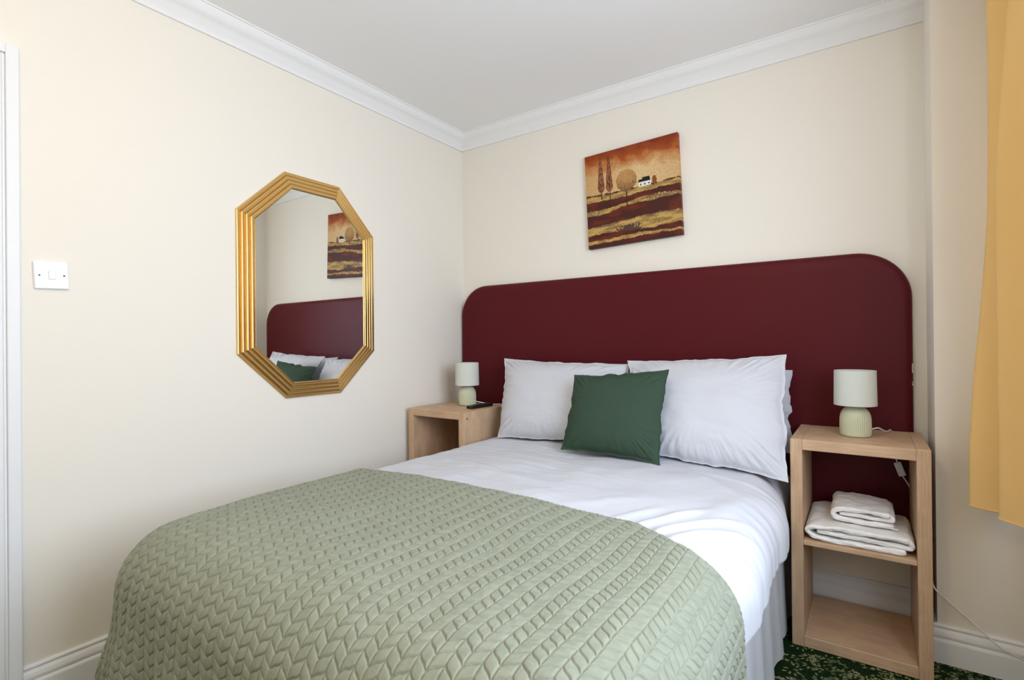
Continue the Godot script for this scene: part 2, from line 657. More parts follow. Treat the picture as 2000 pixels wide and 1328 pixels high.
func door() -> void:
	var d := struct_root("door_1", Vector3(WL, 0, (DOOR_Z0 + DOOR_Z1) / 2))
	# architrave: stepped moulding, two sides and a head
	var w := 0.063
	var steps := [[0.0, 0.030, 0.020], [0.030, 0.038, 0.013], [0.038, 0.052, 0.016], [0.052, w, 0.010]]
	var b := MB.new()
	for s in steps:
		b.box(Vector3(WL, 0, DOOR_Z0 - w + s[0]), Vector3(WL + s[2], DOOR_Y + w - s[0], DOOR_Z0 - w + s[1]), 0.002)
		b.box(Vector3(WL, 0, DOOR_Z1 + w - s[1]), Vector3(WL + s[2], DOOR_Y + w - s[0], DOOR_Z1 + w - s[0]), 0.002)
		b.box(Vector3(WL, DOOR_Y + w - s[1], DOOR_Z0 - w + s[1]), Vector3(WL + s[2], DOOR_Y + w - s[0], DOOR_Z1 + w - s[1]), 0.002)
	part("architrave", b, M.white, d)
	b = MB.new()
	b.box(Vector3(WL - 0.15, 0, DOOR_Z0), Vector3(WL, DOOR_Y, DOOR_Z0 + 0.03), 0.002)
	b.box(Vector3(WL - 0.15, 0, DOOR_Z1 - 0.03), Vector3(WL, DOOR_Y, DOOR_Z1), 0.002)
	b.box(Vector3(WL - 0.15, DOOR_Y - 0.03, DOOR_Z0 + 0.03), Vector3(WL, DOOR_Y, DOOR_Z1 - 0.03), 0.002)
	part("jamb", b, M.white, d)
	b = MB.new()
	b.box(Vector3(WL - 0.06, 0.005, DOOR_Z0 + 0.032), Vector3(WL - 0.02, DOOR_Y - 0.032, DOOR_Z1 - 0.032), 0.003)
	var leaf := part("door_leaf", b, M.white, d)
	for k in [[0.15, 0.75], [0.95, 1.80]]:
		for zz in [[DOOR_Z0 + 0.12, 0.0], [0.03, DOOR_Z1 - 0.12]]:
			b = MB.new()
			b.box(Vector3(WL - 0.021, k[0], zz[0]), Vector3(WL - 0.010, k[1], zz[1]), 0.008)
			part("panel", b, M.white, leaf)
	b = MB.new()
	b.tube([Vector3(WL - 0.022, 1.0, DOOR_Z0 + 0.09), Vector3(WL + 0.03, 1.0, DOOR_Z0 + 0.09), Vector3(WL + 0.035, 1.0, DOOR_Z0 + 0.10), Vector3(WL + 0.035, 1.0, DOOR_Z0 + 0.21)], 0.009, 10)
	part("handle", b, M.steel, leaf)


func window_and_curtain() -> void:
	var r := struct_root("window_1", Vector3(WR + 0.12, WIN_Y0, (WIN_Z0 + WIN_Z1) / 2))  # window out of view; opening sized and placed for the light it gives
	var x0 := WR + 0.13
	var x1 := WR + 0.19
	var f := 0.055
	var b := MB.new()
	b.box(Vector3(x0, WIN_Y0, WIN_Z0), Vector3(x1, WIN_Y0 + f, WIN_Z1), 0.004)
	b.box(Vector3(x0, WIN_Y1 - f, WIN_Z0), Vector3(x1, WIN_Y1, WIN_Z1), 0.004)
	for z in [WIN_Z0, (WIN_Z0 + WIN_Z1) / 2 - f / 2, WIN_Z1 - f]:
		b.box(Vector3(x0, WIN_Y0 + f, z), Vector3(x1, WIN_Y1 - f, z + f), 0.004)
	part("window_frame", b, M.white, r)
	for z in [[WIN_Z0 + f, (WIN_Z0 + WIN_Z1) / 2 - f / 2], [(WIN_Z0 + WIN_Z1) / 2 + f / 2, WIN_Z1 - f]]:
		b = MB.new()
		b.quad(Vector3(x0 + 0.03, WIN_Y0 + f, z[0]), Vector3(x0 + 0.03, WIN_Y0 + f, z[1]), Vector3(x0 + 0.03, WIN_Y1 - f, z[1]), Vector3(x0 + 0.03, WIN_Y1 - f, z[0]), Vector3.LEFT)
		part("pane", b, M.glass, r)
	b = MB.new()
	b.box(Vector3(WR - 0.02, WIN_Y0 - 0.025, WIN_Z0 - 0.03), Vector3(x0, WIN_Y0, WIN_Z1 + 0.03), 0.004)
	part("window_sill", b, M.white, r)

	# curtain gathered at the end of its pole; deep folds that spread towards the hem
	var c := thing("curtain", Vector3(0.36, 0.58, -1.95), "mustard yellow curtain hanging in soft folds at the window", "curtain")
	var nz := noise(2.2, 40, 3)
	var p := PackedVector3Array()
	var nu := 260
	var nv := 110
	for i in nu:
		var s := float(i) / (nu - 1)
		for j in nv:
			var h := float(j) / (nv - 1)         # 0 at the hem
			var q := 1.0 - h
			var c1 := lerpf(0.254, 0.312, smoothstep(0.0, 0.66, h))
			var c2 := 0.299 + 0.036 * smoothstep(0.50, 0.95, h)
			var xs := [0.420, 0.395, 0.335, c1, maxf(c1, c2) + 0.080, c2, 0.356, 0.415, 0.350, 0.415, 0.355, 0.405, 0.410]
			var zs := [-2.23, -2.215, -2.165, -2.10, -2.022, -1.968, -1.900, -1.820, -1.74, -1.66, -1.58, -1.52, -1.50]
			var g := 1.0 + s * 9.999
			var gi := floori(g)
			var x := cubic_interpolate(xs[gi], xs[gi + 1], xs[gi - 1], xs[gi + 2], g - gi)
			var z := cubic_interpolate(zs[gi], zs[gi + 1], zs[gi - 1], zs[gi + 2], g - gi)
			x += 0.004 * nz.get_noise_3d(z * 1.5, q * 1.0, 0.0) + 0.0022 * nz.get_noise_3d(z * 6.0, q * 1.3, 4.0)
			z += 0.006 * nz.get_noise_3d(z * 1.5, q * 1.0, 9.0)
			var y := lerpf(0.588 + 0.004 * sin(s * 19.0), 2.30, h)
			p.append(Vector3(x, y, z))
	b = MB.new()
	b.grid(p, nu, nv, false, true)
	part("fabric", b, M.curtain, c)
	b = MB.new()
	for i in range(0, nu - 1):
		pass
	var hem := []
	for i in range(0, nu, 2):
		hem.append(p[i * nv] + Vector3(0, 0.002, 0))
	b.tube(hem, 0.0022, 6)
	part("hem", b, M.curtain, c)
	var pole := thing("curtain_pole", Vector3(0.40, 2.32, -0.85), "white curtain pole fixed above the window", "curtain pole")
	b = MB.new()
	b.tube([Vector3(0.372, 2.322, -2.22), Vector3(0.372, 2.322, 0.4)], 0.013, 12)
	part("rod", b, M.white, pole)
	for z in [-2.18, 0.35]:
		b = MB.new()
		b.box(Vector3(0.372, 2.312, z - 0.01), Vector3(WR, 2.332, z + 0.01), 0.002)
		part("bracket", b, M.white, pole)


# unseen pendant lamp, placed out of view to light the walls, ceiling and nightstand
func unseen_ceiling_lamp() -> void:
	var at := LAMP_AT
	var l := thing("unseen_pendant_lamp", at, "unseen frosted globe pendant lamp, out of view, lighting walls and bed", "pendant lamp")
	var b := MB.new()
	b.lathe([Vector2(0, -0.022), Vector2(0.02, -0.022), Vector2(0.045, -0.012), Vector2(0.05, 0), Vector2(0, 0)], at, 32)
	part("ceiling_rose", b, M.white, l)
	b = MB.new()
	b.tube([at + Vector3(0, -0.02, 0), at + Vector3(0, -LAMP_DROP + 0.1, 0)], 0.0035, 8)
	part("flex", b, M.cord, l)
	b = MB.new()
	var prof := []
	for k in 25:
		var a := PI * k / 24.0
		prof.append(Vector2(sin(a) * 0.12, -LAMP_DROP - cos(a) * 0.12))
	b.lathe(prof, at, 48)
	part("lamp_globe", b, M.bowl, l)
	var o := OmniLight3D.new()
	o.name = "unseen_pendant_lamp_glow"
	o.light_color = LAMP_COLOR
	o.light_energy = LAMP_ENERGY
	o.light_size = 0.10
	o.omni_range = 8.0
	o.omni_attenuation = 2.0
	o.shadow_enabled = true
	add_child(o)
	o.position = at + Vector3(0, -LAMP_DROP, 0)

# ------------------------------------------------------------------ the bed and what covers it
const R_EDGE := 0.145
var lump := noise(1.3, 50, 2)
var crease := noise(3.0, 51, 3)
var sway := noise(2.0, 52, 2)

# flat cloth coordinates -> place on the bed. s runs across, t towards the foot; extra lifts the cloth off what lies below
func drape(s: float, t: float, extra: float, folds: float) -> Vector3:
	var hw := 0.60
	var zf := -0.660
	var dx := s - BED_X
	if dx < 0.0:
		hw -= 0.035 * smoothstep(-1.05, -0.55, t)
	var a := maxf(absf(dx) - hw, 0.0)
	var b := maxf(t - zf, 0.0)
	var sg := signf(dx)
	var top := BED_TOP + extra + 0.014 * (1.0 - pow(minf(absf(dx) / hw, 1.0), 2.0)) + 0.010 * lump.get_noise_2d(s * 1.6, t * 1.6)
	var r := R_EDGE + extra
	var d := sqrt(a * a + b * b)
	if d <= 0.0:
		return Vector3(s, top, t)
	var ux := sg * a / d
	var uz := b / d
	var th := d / r
	var out := 0.0
	var down := 0.0
	if th < PI / 2:
		out = r * sin(th)
		down = r * (1.0 - cos(th))
	else:
		var rest := d - r * PI / 2
		out = r + rest * (0.02 + 0.05 * uz * uz)
		down = r + rest * 0.997
		var k := smoothstep(0.0, 0.25, rest)
		var corner := 4.0 * absf(ux * uz) * absf(ux * uz)
		var phi := atan2(b, a)
		out += folds * k * ((1.0 - corner) * 0.014 * sin((s * uz * uz + t * ux * ux) * 24.0 + 2.0 * sway.get_noise_2d(s * 2.0, t * 2.0)) + corner * (0.06 * rest + 0.034 * cos(phi * 14.0)))
	var x := clampf(s, BED_X - hw, BED_X + hw) + ux * out
	x = maxf(x, lerpf(-9.0, -1.672, smoothstep(-1.90, -1.985, t)) if t < -1.985 else lerpf(-1.78, -1.672, smoothstep(-1.80, -1.985, t)))
	var z := minf(t, zf) + uz * out
	return Vector3(x, maxf(top - down, 0.012), z)

func bed() -> void:
	var bd := thing("bed", Vector3(BED_X, 0, -1.47), "double bed with white pleated valance below the duvet", "bed")
	var b := MB.new()
	b.box(Vector3(-1.60, 0.03, -2.46), Vector3(-0.31, 0.33, -0.64), 0.02)
	part("divan_base", b, M.valance, bd)
	b = MB.new()
	b.box(Vector3(-1.62, 0.335, -2.46), Vector3(-0.335, 0.540, -0.64), 0.05)
	part("mattress", b, M.linen, bd)
	# valance skirt round three sides, box pleats opening towards the hem
	var line := PackedVector2Array()
	var vl := -1.635
	var vr := -0.272
	var vf := -0.585
	var vc := 0.13                # rounded corners
	for k in 140:
		line.append(Vector2(vl, lerpf(-2.44, vf - vc, k / 140.0)))
	for k in 20:
		var a := PI / 2 * k / 20.0
		line.append(Vector2(vl + vc - vc * cos(a), vf - vc + vc * sin(a)))
	for k in 90:
		line.append(Vector2(lerpf(vl + vc, vr - vc, k / 90.0), vf))
	for k in 20:
		var a := PI / 2 * k / 20.0
		line.append(Vector2(vr - vc + vc * sin(a), vf - vc + vc * cos(a)))
	for k in 281:
		line.append(Vector2(vr, lerpf(vf - vc, -2.44, k / 280.0)))
	var run := 0.0
	var p := PackedVector3Array()
	var nv := 24
	for i in line.size():
		var q := line[i]
		var d := (line[mini(i + 1, line.size() - 1)] - line[maxi(i - 1, 0)]).normalized()
		var nrm := Vector2(-d.y, d.x)
		run += (q - line[maxi(i - 1, 0)]).length()
		for j in nv:
			var h := float(j) / (nv - 1)
			var dep := 1.0 - h
			var calm := 1.0 - 0.75 * smoothstep(-1.45, -1.3, q.y)
			var fl := 0.008 * sin(run * 38.0 + 1.2 * sway.get_noise_2d(run * 3.0, 5.0)) + 0.005 * sin(run * 17.0 + 1.0)
			var off := (fl * (0.25 + 0.75 * dep) + 0.013 * dep) * calm
			p.append(Vector3(q.x + nrm.x * off, lerpf(0.014, 0.352, h), q.y + nrm.y * off))
	b = MB.new()
	b.grid(p, line.size(), nv, false, false)
	part("valance", b, M.valance, bd)

	# duvet
	var nu := 330
	var nt := 330
	p = PackedVector3Array()
	p.resize(nu * nt)
	for i in nu:
		var s := BED_X + lerpf(-0.905, 0.900, float(i) / (nu - 1))
		for j in nt:
			var t := lerpf(-2.455, -0.43, float(j) / (nt - 1))
			p[i * nt + j] = drape(s, t, 0.0, lerpf(0.55, 1.0, smoothstep(-1.35, -1.2, t)))
	var flat := MB.new()
	flat.grid(p, nu, nt, false, true)
	var outp := PackedVector3Array()
	outp.resize(nu * nt)
	for i in nu:
		for j in nt:
			var k := i * nt + j
			var q := p[k]
			var fi := float(i) / (nu - 1)
			# creases: fine ones running across the far half, and some longer folds on the window side
			var w := 0.0022 * crease.get_noise_2d(q.x * 1.0, q.z * 7.0) * smoothstep(-0.4, -1.2, q.x)
			w += 0.005 * lump.get_noise_2d(q.x * 3.0 + 3.0, q.z * 3.0)
			w += 0.0012 * crease.get_noise_2d(q.x * 4.0 + q.z * 2.0, q.z * 1.2 - q.x)
			for f in FOLDS:
				var dir := Vector2(f[2], f[3]).normalized()
				var rel := Vector2(q.x - f[0], q.z - f[1])
				var al: float = rel.dot(dir)
				var ac: float = rel.dot(Vector2(-dir.y, dir.x)) - f[7] * al * al
				var ln: float = f[4]
				w += f[6] * exp(-pow(ac / f[5], 2.0)) * exp(-pow((al - ln * 0.5) / (ln * 0.42), 4.0))
			# the side swells a little between nightstand and throw, and stays tucked beside the nightstand
			if fi > 0.8:
				w += 0.022 * smoothstep(0.84, 0.93, fi) * smoothstep(-2.12, -1.95, q.z) * (0.8 + 0.8 * crease.get_noise_2d(q.z * 2.2, 7.0))
				w -= 0.016 * smoothstep(0.82, 0.9, fi) * smoothstep(-2.05, -2.15, q.z)
				w -= 0.02 * smoothstep(0.985, 1.0, fi)
			var edge := -1.312 + askew(q.x)
			var under := smoothstep(edge + 0.012, edge - 0.05, q.z)
			outp[k] = q + flat.n[k] * (w * under - 0.006 * (1.0 - under))
	b = MB.new()
	b.grid(outp, nu, nt, false, true)
	solid("duvet", b, M.linen, Vector3(BED_X, 0.36, -1.45), "white cotton duvet spread smoothly over the bed", "duvet")

# folds in the duvet: x, z, direction x, z, length, half width, height, bend
const FOLDS := [
	[-0.545, -1.27, 0.22, -0.6, 0.36, 0.016, 0.012, 0.35], [-0.485, -1.25, 0.25, -0.6, 0.40, 0.014, 0.013, 0.4], [-0.43, -1.24, 0.28, -0.6, 0.36, 0.014, 0.011, 0.4],
	[-0.62, -1.30, 0.3, -0.6, 0.26, 0.018, 0.006, 0.2], [-0.80, -1.32, 0.5, -0.6, 0.35, 0.025, 0.004, 0.2], [-0.38, -1.45, 0.1, -0.7, 0.45, 0.03, 0.006, 0.1],
	[-0.30, -1.75, -0.5, -0.4, 0.4, 0.03, 0.006, 0.1], [-0.55, -1.98, 0.7, 0.1, 0.3, 0.012, 0.005, 0.2], [-1.5, -1.9, 0.9, 0.15, 0.6, 0.014, 0.004, 0.05], [-1.55, -1.8, 0.9, 0.1, 0.7, 0.012, 0.004, 0.05], [-1.5, -1.66, 0.9, 0.2, 0.5, 0.016, 0.004, 0.1], [-1.3, -1.55, 0.9, 0.05, 0.5, 0.02, 0.004, 0.1],
]

# height of the embossed pattern: columns of slanting leaves that meet in Vs
func emboss(s: float, t: float) -> float:
	var col := 0.02675
	var pitch := 0.0262
	var a := s / col
	var i := floori(a)
	var u := a - i
	var k := u if posmod(i, 2) == 0 else 1.0 - u
	var q := t / pitch - 0.80 * (k - 0.5) - 0.06 * sin(TAU * k)
	var f := q - floorf(q)
	var e1 := minf(f, 1.0 - f) * pitch * 0.80
	var e2 := minf(u, 1.0 - u) * col
	var g1 := 1.0 - exp(-pow(e1 / 0.0015, 2.0))
	var g2 := 1.0 - exp(-pow(e2 / 0.0014, 2.0))
	var puff := 1.0 - 0.22 * pow(absf(f - 0.5) * 2.0, 2.0) - 0.12 * pow(absf(u - 0.5) * 2.0, 2.0)
	return 0.0042 * minf(g1, 0.15 + 0.85 * g2) * puff

# the far edge of the throw is drawn back towards the foot on the window side
func askew(s: float) -> float:
	return 0.105 * smoothstep(-0.56, -0.30, s)

func throw_blanket() -> void:
	var s0 := BED_X - 1.06
	var s1 := BED_X + 1.05
	var t0 := -1.312
	var t1 := -0.205
	var step := 0.0017
	var nu := int((s1 - s0) / step)
	var nt := int((t1 - t0) / step)
	# the plain drape on a coarse net, then the embossing between its points
	var co := 5
	var cu := nu / co + 2
	var ct := nt / co + 2
	var base := PackedVector3Array()
	base.resize(cu * ct)
	for i in cu:
		for j in ct:
			var s := s0 + i * co * step
			var t := t0 + j * co * step + askew(s) * (1.0 - float(j) / ct)
			var q := drape(s, t, 0.014, 1.0)
			var w := 0.0025 * lump.get_noise_2d(s * 5.0, t * 5.0)
			q.y += w + 0.0025 * crease.get_noise_2d(s * 1.0 + 8.0, t * 1.0)
			base[i * ct + j] = q
	var nb := MB.new()
	nb.grid(base, cu, ct, false, true)
	var p := PackedVector3Array()
	p.resize(nu * nt)
	for i in nu:
		var ci := i / co
		var fi := float(i - ci * co) / co
		var s := s0 + i * step
		var skew := askew(s)
		for j in nt:
			var cj := j / co
			var fj := float(j - cj * co) / co
			var k := ci * ct + cj
			var q := base[k].lerp(base[k + ct], fi).lerp(base[k + 1].lerp(base[k + ct + 1], fi), fj)
			var nn := nb.n[k].lerp(nb.n[k + ct], fi).lerp(nb.n[k + 1].lerp(nb.n[k + ct + 1], fi), fj)
			p[i * nt + j] = q + nn * emboss(s, t0 + j * step + skew * (1.0 - float(j) / nt))
	var tb := thing("throw_blanket", Vector3(BED_X, 0.2, -0.75), "sage green plush throw embossed with leaf rows across the bed foot", "throw")
	var b := MB.new()
	b.grid(p, nu, nt, false, true)
	part("cloth", b, M.sage, tb)
	# rolled edge all round
	var ring := []
	for i in range(0, cu - 1):
		ring.append(base[i * ct] - nb.n[i * ct] * 0.003)
	for j in range(1, ct - 1):
		ring.append(base[(cu - 2) * ct + j] - nb.n[(cu - 2) * ct + j] * 0.003)
	b = MB.new()
	b.tube(ring, 0.0055, 8)
	part("edge_binding", b, M.sage, tb)


# ------------------------------------------------------------------ pillows
# corners in a ring (top left, top right, bottom right, bottom left) seen from the front; puffed to both sides
func cushion(c: Array, thick: float, seed_: int, pinch: float, flange: float, wrinkle: float, sag := 0.0) -> MB:
	var nu := 110
	var nv := 90
	var nz := noise(2.4, seed_, 3)
	var nrm: Vector3 = ((c[1] - c[3]) as Vector3).cross(c[0] - c[2]).normalized()
	if nrm.z < 0.0:
		nrm = -nrm
	var b := MB.new()
	for side in [1.0, -1.0]:
		var p := PackedVector3Array()
		for i in nu:
			var u := -1.0 + 2.0 * i / (nu - 1)
			for j in nv:
				var w := -1.0 + 2.0 * j / (nv - 1)
				var uu := u * (1.0 - pinch * (1.0 - pow(absf(w), 2.6))) + 0.05 * absf(u) * nz.get_noise_2d(w * 0.9 + 9.0 * signf(u), 3.0) * (1.0 - w * w)
				var ww := w * (1.0 - pinch * (1.0 - pow(absf(u), 3.0))) + 0.05 * absf(w) * nz.get_noise_2d(u * 0.9 + 9.0 * signf(w), 30.0) * (1.0 - u * u)
				var q: Vector3 = (c[3] as Vector3).lerp(c[2], uu * 0.5 + 0.5).lerp((c[0] as Vector3).lerp(c[1], uu * 0.5 + 0.5), ww * 0.5 + 0.5)
				var eu := clampf((1.0 - absf(u)) / (1.0 - flange * 0.5), 0.0, 1.0)
				var ev := clampf((1.0 - absf(w)) / (1.0 - flange * 0.5), 0.0, 1.0)
				eu = clampf((eu - flange) / (1.0 - flange), 0.0, 1.0)
				ev = clampf((ev - flange) / (1.0 - flange), 0.0, 1.0)
				var e := pow(1.0 - pow(1.0 - eu, 2.6), 0.6) * pow(1.0 - pow(1.0 - ev, 2.6), 0.6)
				var low := 1.0 - sag * w
				var h := 0.0018 + thick * 0.5 * e * low
				# creases run in from the edges and gather at the corners
				var edge := 1.0 - minf(eu, ev)
				var away := minf(1.0 - absf(u), 1.0 - absf(w))
				var cor := maxf(absf(u) + absf(w) - 1.15, 0.0)
				var rad := nz.get_noise_2d(atan2(w, u) * 5.0, 0.6 * maxf(absf(u), absf(w)) + side)
				h += wrinkle * rad * (0.5 * pow(edge, 3.0) + 1.6 * cor) * smoothstep(0.0, 0.15, away)
				h += wrinkle * 0.5 * nz.get_noise_2d(u * 0.5 + 0.25 * w + side * 5.0, w * 0.8) * e
				p.append(q + nrm * h * side)
		b.grid(p, nu, nv, false, side < 0.0)
	return b

func pillows() -> void:
	var g := "white pillows propped against the headboard"
	var b := cushion([Vector3(-1.66, 1.00, -2.442), Vector3(-0.98, 0.985, -2.442), Vector3(-0.97, 0.625, -2.425), Vector3(-1.62, 0.625, -2.425)], 0.075, 61, 0.03, 0.03, 0.004)
	solid("pillow", b, M.linen, Vector3(-1.32, 0.625, -2.43), "white pillow tucked behind the left pillow, showing in the mirror", "pillow", g)
	b = cushion([Vector3(-0.93, 1.00, -2.442), Vector3(-0.258, 0.972, -2.435), Vector3(-0.262, 0.625, -2.425), Vector3(-0.90, 0.625, -2.425)], 0.075, 62, 0.03, 0.03, 0.004)
	solid("pillow", b, M.linen, Vector3(-0.58, 0.625, -2.43), "white pillow behind the right pillow, only its side edge showing", "pillow", g)
	b = cushion([Vector3(-1.672, 1.009, -2.345), Vector3(-0.940, 0.985, -2.335), Vector3(-0.965, 0.632, -2.125), Vector3(-1.578, 0.606, -2.145)], 0.155, 63, 0.05, 0.03, 0.012, 0.15)
	solid("pillow", b, M.linen, Vector3(-1.3, 0.61, -2.2), "left white pillow beside the remote control, behind the green cushion", "pillow", g)
	b = cushion([Vector3(-0.940, 1.006, -2.325), Vector3(-0.266, 1.040, -2.318), Vector3(-0.236, 0.590, -2.070), Vector3(-0.80, 0.628, -2.085)], 0.16, 64, 0.04, 0.03, 0.014, 0.15)
	solid("pillow", b, M.linen, Vector3(-0.57, 0.61, -2.15), "large white pillow in front on the right, next to the nightstand", "pillow", g)
	b = cushion([Vector3(-1.118, 0.946, -2.125), Vector3(-0.674, 0.982, -2.115), Vector3(-0.664, 0.618, -1.960), Vector3(-1.112, 0.626, -1.978)], 0.13, 65, 0.05, 0.05, 0.008, 0.1)
	solid("cushion", b, M.green, Vector3(-0.9, 0.61, -2.0), "dark green square cushion standing in front of the white pillows", "cushion")


# ------------------------------------------------------------------ headboard
func headboard() -> void:
	var x0 := -2.112
	var x1 := 0.1445
	var y0 := 0.37
	var y1 := 1.447
	var r := 0.185
	var back := WB + 0.001
	# outline, inset step by step to round the padded edge
	var rings := []
	var steps := [[0.0, 0.0], [0.0, 0.014], [0.002, 0.022], [0.006, 0.029], [0.012, 0.034], [0.020, 0.0375], [0.032, 0.0395], [0.06, 0.0405]]
	for st in steps:
		var o: float = st[0]
		var ring := []
		for k in 17:
			var a := PI / 2 * k / 16.0
			ring.append(Vector3(x0 + r - (r - o) * cos(a), y1 - r + (r - o) * sin(a), back + st[1]))
		for k in 17:
			var a := PI / 2 * k / 16.0
			ring.append(Vector3(x1 - r + (r - o) * sin(a), y1 - r + (r - o) * cos(a), back + st[1]))
		ring.append(Vector3(x1 - o, y0 + o, back + st[1]))
		ring.append(Vector3(x0 + o, y0 + o, back + st[1]))
		rings.append(ring)
	var m: int = rings[0].size()
	var p := PackedVector3Array()
	for i in m:
		for q in rings:
			p.append(q[i])
	var b := MB.new()
	b.grid(p, m, rings.size(), true, true)
	var last: Array = rings[-1]
	var poly := PackedVector2Array()
	for q in last:
		poly.append(Vector2(q.x, q.y))
	var tr := Geometry2D.triangulate_polygon(poly)
	for k in range(0, tr.size(), 3):
		b.tri(last[tr[k]], last[tr[k + 1]], last[tr[k + 2]], Vector3.BACK)
	var h := thing("headboard", Vector3((x0 + x1) / 2, y0, WB), "wide burgundy padded headboard with rounded top corners", "headboard")
	part("padded_panel", b, M.burgundy, h)
	for k in [[0.985, 0.018], [0.925, 0.006], [0.93, 0.004]]:
		b = MB.new()
		b.box(Vector3(x1 - 0.004, k[0] - k[1], back + 0.024), Vector3(x1 + 0.0006, k[0] + k[1], back + 0.0275), 0.0008)
		part("worn_patch", b, M.chip, h)


# ------------------------------------------------------------------ nightstands
func nightstand(x0: float, zf: float, label: String) -> Node3D:
	var w := 0.399
	var d := 0.373
	var h := 0.743
	var t := 0.038
	var n := thing("nightstand", Vector3(x0 + w / 2, 0, zf - d / 2), label, "nightstand", "oak nightstands beside the bed")
	var bv := 0.0018
	for s in [0, 1]:
		var b := MB.new()
		var xa := x0 if s == 0 else x0 + w - t
		b.box(Vector3(xa, 0, zf - d), Vector3(xa + t, h, zf), bv)
		part("side_panel", b, M.oak_up, n)
	var b := MB.new()
	b.box(Vector3(x0 + t, h - t - 0.0005, zf - d), Vector3(x0 + w - t, h - 0.0005, zf - 0.0005), bv)
	part("top_panel", b, M.oak_across, n)
	b = MB.new()
	b.box(Vector3(x0 + t, 0.001, zf - d), Vector3(x0 + w - t, 0.040, zf - 0.0005), bv)
	part("bottom_panel", b, M.oak_across, n)
	b = MB.new()
	b.box(Vector3(x0 + t, 0.364, zf - d), Vector3(x0 + w - t, 0.381, zf - 0.004), bv)
	part("shelf", b, M.oak_across, n)
	return n

func nightstands() -> void:
	nightstand(-0.234, -2.105, "oak nightstand on the right with folded towels on its shelf")
	var n := nightstand(-2.083, -2.005, "oak nightstand in the left corner with remote control on top")
	var b := MB.new()
	b.box(Vector3(-1.6842, 0.705, -2.032), Vector3(-1.6832, 0.716, -2.024), 0.0002)
	part("screw_hole", b, M.dark_hole, n)


# ------------------------------------------------------------------ mirror
func mirror() -> void:
	var x := WL + 0.0008
	# octagon in (z, y), outer edge
	var o := PackedVector2Array([Vector2(-1.302, 1.865), Vector2(-1.589, 1.865), Vector2(-1.796, 1.654), Vector2(-1.796, 1.061), Vector2(-1.589, 0.861), Vector2(-1.302, 0.861), Vector2(-1.088, 1.061), Vector2(-1.088, 1.656)])
	var mid := Vector2(-1.4435, 1.362)
	# stepped profile, Vector2(inwards, proud of the wall): four rounded ribs climbing to the glass
	var prof := [Vector2(0, 0)]
	var ribs := [[0.000, 0.008], [0.018, 0.0125], [0.036, 0.017], [0.054, 0.0215]]
	for k in 4:
		var a: float = ribs[k][0]
		var hh: float = ribs[k][1]
		prof.append_array([Vector2(a, hh - 0.0035), Vector2(a + 0.0006, hh - 0.0018), Vector2(a + 0.0018, hh - 0.0006), Vector2(a + 0.0036, hh), Vector2(a + 0.0085, hh + 0.0004), Vector2(a + 0.0135, hh), Vector2(a + 0.0158, hh - 0.0010), Vector2(a + 0.0172, hh - 0.0028), Vector2(a + 0.0176, hh - 0.0036)])
	prof.append_array([Vector2(0.0716, 0.020), Vector2(0.0720, 0.012)])
	var b := MB.new()
	for i in 8:
		var p0 := o[i]
		var p1 := o[(i + 1) % 8]
		var outd := ((p0 + p1) * 0.5 - mid).normalized()
		var strip := PackedVector3Array()
		for q in prof:
			var e0 := inset(o, i, q.x)
			var e1 := inset(o, (i + 1) % 8, q.x)
			strip.append(Vector3(x + q.y, e0.y, e0.x))
			strip.append(Vector3(x + q.y, e1.y, e1.x))
		b.grid(strip, prof.size(), 2, false, false)
	var m := thing("wall_mirror", Vector3(WL, 1.362, -1.4435), "tall eight-sided mirror in a ribbed gold frame", "mirror")
	part("frame", b, M.gold, m)
	b = MB.new()
	var ring := []
	for i in 8:
		ring.append(inset(o, i, 0.0718))
	for i in range(1, 7):
		b.tri(Vector3(x + 0.0145, ring[0].y, ring[0].x), Vector3(x + 0.0145, ring[i].y, ring[i].x), Vector3(x + 0.0145, ring[i + 1].y, ring[i + 1].x), Vector3.RIGHT)
	part("glass", b, M.mirror, m)

func inset(o: PackedVector2Array, i: int, d: float) -> Vector2:
	var c := o[i]
	var a := (o[(i + 7) % 8] - c).normalized()
	var b := (o[(i + 1) % 8] - c).normalized()
	var half := acos(clampf(a.dot(b), -1, 1)) / 2.0
	return c + (a + b).normalized() * d / sin(half)


